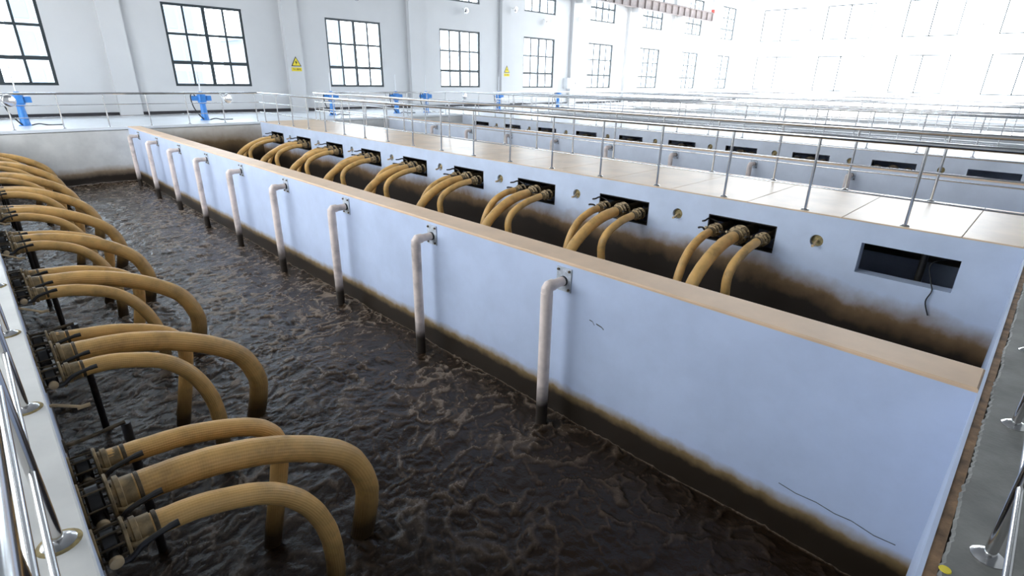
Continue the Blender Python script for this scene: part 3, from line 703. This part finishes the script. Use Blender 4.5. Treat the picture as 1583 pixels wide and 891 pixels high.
for k, x in enumerate((17.0, 24.8, 32.6, 40.2, 47.7, 54.6)):
    lamp((x, YW-0.26, 5.9), 'round lamp high on the white wall above the %s window' % ORD[k+2], 'round wall lamps above the windows', 0.0, 0.4)
for k, x in enumerate((29.0, 36.4, 44.1, 51.5)):
    lamp((x, YW-0.54, 6.33), 'round lamp on the %s pilaster from the left' % ORD[k+3], 'round lamps on the pilasters', 0.0, 0.3)
for k, y in enumerate((22.3, 15.2, 7.9)):
    t = thing('floodlight', 'faint round lamp on the glaring right end wall, %s from the corner' % ORD[k], 'lamp', (EAST-0.56, y, 7.2), -PI/2, 'lamps on the end wall')
    for nm, me in zip(('lamp_dish', 'lens', 'bracket'), LP): obj(nm, me, t)

# warning signs: yellow triangle with bolt, lettering strip
def text_mesh(s, size):
    cu = bpy.data.curves.new('lettering', 'FONT'); cu.body = s; cu.size = size; cu.align_x = 'CENTER'; cu.align_y = 'CENTER'; cu.extrude = 0.001
    o = bpy.data.objects.new('lettering', cu); COL.objects.link(o)
    dg = bpy.context.evaluated_depsgraph_get(); me = bpy.data.meshes.new_from_object(o.evaluated_get(dg))
    bpy.data.objects.remove(o); me.materials.clear(); me.materials.append(MAT['black_ink']); return me
def prism(mb, pts, y0, y1):
    n_ = len(pts); i = len(mb.v)
    mb.v += [(x, y0, z) for x, z in pts]+[(x, y1, z) for x, z in pts]
    mb.f.append(tuple(range(i, i+n_))); mb.f.append(tuple(range(i+n_, i+2*n_))[::-1]); mb.sm += [False, False]
    for k in range(n_): mb.f.append((i+k, i+(k+1) % n_, i+n_+(k+1) % n_, i+n_+k)); mb.sm.append(False)
    return mb
TXT = text_mesh('当心触电', 0.11)
def sign(x, y, z, label):
    t = thing('warning_sign', label, 'sign', (x, y, z), 0, 'yellow warning signs')
    prism(MB(), [(-0.27, 0), (0.27, 0), (0.0, 0.47)], -0.012, 0).build('triangle_border', 'black_ink', t)
    prism(MB(), [(-0.215, 0.033), (0.215, 0.033), (0.0, 0.405)], -0.016, -0.012).build('triangle_face', 'yellow', t)
    prism(MB(), [(0.02, 0.30), (-0.07, 0.18), (-0.005, 0.18), (-0.03, 0.06), (0.07, 0.21), (0.005, 0.21)], -0.019, -0.016).build('bolt_symbol', 'black_ink', t)
    MB().box(-0.27, -0.012, -0.24, 0.27, 0, -0.06).build('caption_plate', 'yellow', t)
    o = obj('caption', TXT, t, (0, -0.014, -0.15)); o.rotation_euler.x = PI/2
sign(13.22, YW-0.29, 2.25, 'yellow triangular electric shock warning sign on the second pilaster')
sign(28.6, YW-0.29, 2.25, 'small pale yellow warning sign right of the fourth window')
# wall cabinet
t = thing('wall_cabinet', 'small white control cabinet on the wall right of the fifth window', 'cabinet', (35.85, YW-0.3, 1.2))
MB().bbox(-0.62, -0.15, 0, 0.55, 0.3, 0.80, 0.02).build('body', 'plastic_white', t); MB().box(-0.55, -0.17, 0.06, 0.48, -0.15, 0.74).build('door', 'plastic_white', t)
MB().box(0.36, -0.19, 0.34, 0.40, -0.17, 0.48).build('handle', 'black_metal', t)

# crane runway beam
t = thing('crane_beam', 'brown grey steel crane beam ending high on the back wall', 'beam', (12.0, YW-0.75, 7.72))
Lb = 45.8
MB().box(0, -0.17, 0, Lb, 0.17, 0.03).build('bottom_flange', 'beam', t); MB().box(0, -0.17, 0.74, Lb, 0.17, 0.77).build('top_flange', 'beam', t)
MB().box(0, -0.012, 0.03, Lb, 0.012, 0.74).build('web', 'beam', t); MB().box(0, -0.035, 0.77, Lb, 0.035, 0.86).build('rail', 'beam', t)
st = MB().box(-0.012, -0.16, 0.03, 0.012, -0.012, 0.74).mesh('stiffener', 'beam')
for k in range(40): obj('stiffener', st, t, (0.6+k*1.15, 0, 0))
MB().box(Lb-0.28, -0.13, 0.77, Lb-0.05, 0.13, 1.10).build('end_stop', 'red', t)
for k in range(1, 8):
    struct('trim_%d' % (30+k), MB().box(5.52+7.67*k-0.2, YW-0.95, 7.38, 5.52+7.67*k+0.2, YW-0.27, 7.72), 'wall_paint')

# pale office blocks across the yard, seen through the left windows
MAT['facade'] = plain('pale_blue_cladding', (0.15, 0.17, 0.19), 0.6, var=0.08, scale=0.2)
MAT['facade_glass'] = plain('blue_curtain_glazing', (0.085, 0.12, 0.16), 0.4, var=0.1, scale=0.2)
for i, (x, wd, hg) in enumerate(((4.6, 2.4, 9.0), (14.5, 2.8, 9.4), (21.1, 1.6, 5.2), (29.9, 1.7, 8.2))):
    t = thing('office_block', 'hazy blue grey block outside, %s from the left through the windows' % ORD[i], 'building', (x, 58, -0.3), 0, 'blocks across the yard')
    MB().box(0, 0, 0, wd, 6, hg).build('wall', 'facade', t)
    MB().box(-0.2, -0.2, hg, wd+0.2, 6.2, hg+0.35).build('roof', 'facade', t)
    wm = MB().box(0, -0.06, 0, wd*0.38, 0.02, 1.7).mesh('window', 'facade_glass')
    for fl_ in range(int(hg//2.6)):
        for c_ in (0.08, 0.54): obj('window', wm, t, (wd*c_, 0, 0.6+fl_*2.6))

# crack and scuffs on the divider wall, yellow mark on the near deck
wd_ = [o for o in COL.objects if o.name == 'wall_divider'][0]
def scuff(name, pts, h):
    mb = MB(); x = XD0-0.002
    for (y0, z0), (y1, z1) in zip(pts[:-1], pts[1:]):
        mb.quad((x, y0, z0-h/2), (x, y1, z1-h/2), (x, y1, z1+h/2), (x, y0, z0+h/2))
        mb.quad((x, y0, z0+h/2), (x, y1, z1+h/2), (XD0+0.001, y1, z1+h/2), (XD0+0.001, y0, z0+h/2))
    mb.build(name, 'crack', wd_)
MAT['crack'] = plain('grey_crack', (0.10, 0.11, 0.13), 0.8, var=0.4, scale=20)
scuff('crack', [(0.92, -1.38), (0.78, -1.40), (0.62, -1.39), (0.48, -1.41), (0.36, -1.40), (0.2, -1.43), (0.06, -1.42)], 0.007)
scuff('scuff_mark', [(3.02, -0.56), (2.98, -0.565), (2.95, -0.60)], 0.009); scuff('scuff_mark', [(2.93, -0.575), (2.86, -0.59), (2.83, -0.61)], 0.013); scuff('scuff_mark', [(3.62, -0.45), (3.60, -0.52)], 0.02)
tag(MB().lathe((2.36, -0.135, 0.0), (0, 0, 1), [(0, 0.022), (0.004, 0.02)], 12).build('paint_dab', 'yellow'), 'small yellow paint dab on the grey concrete edge at the bottom right', 'paint')
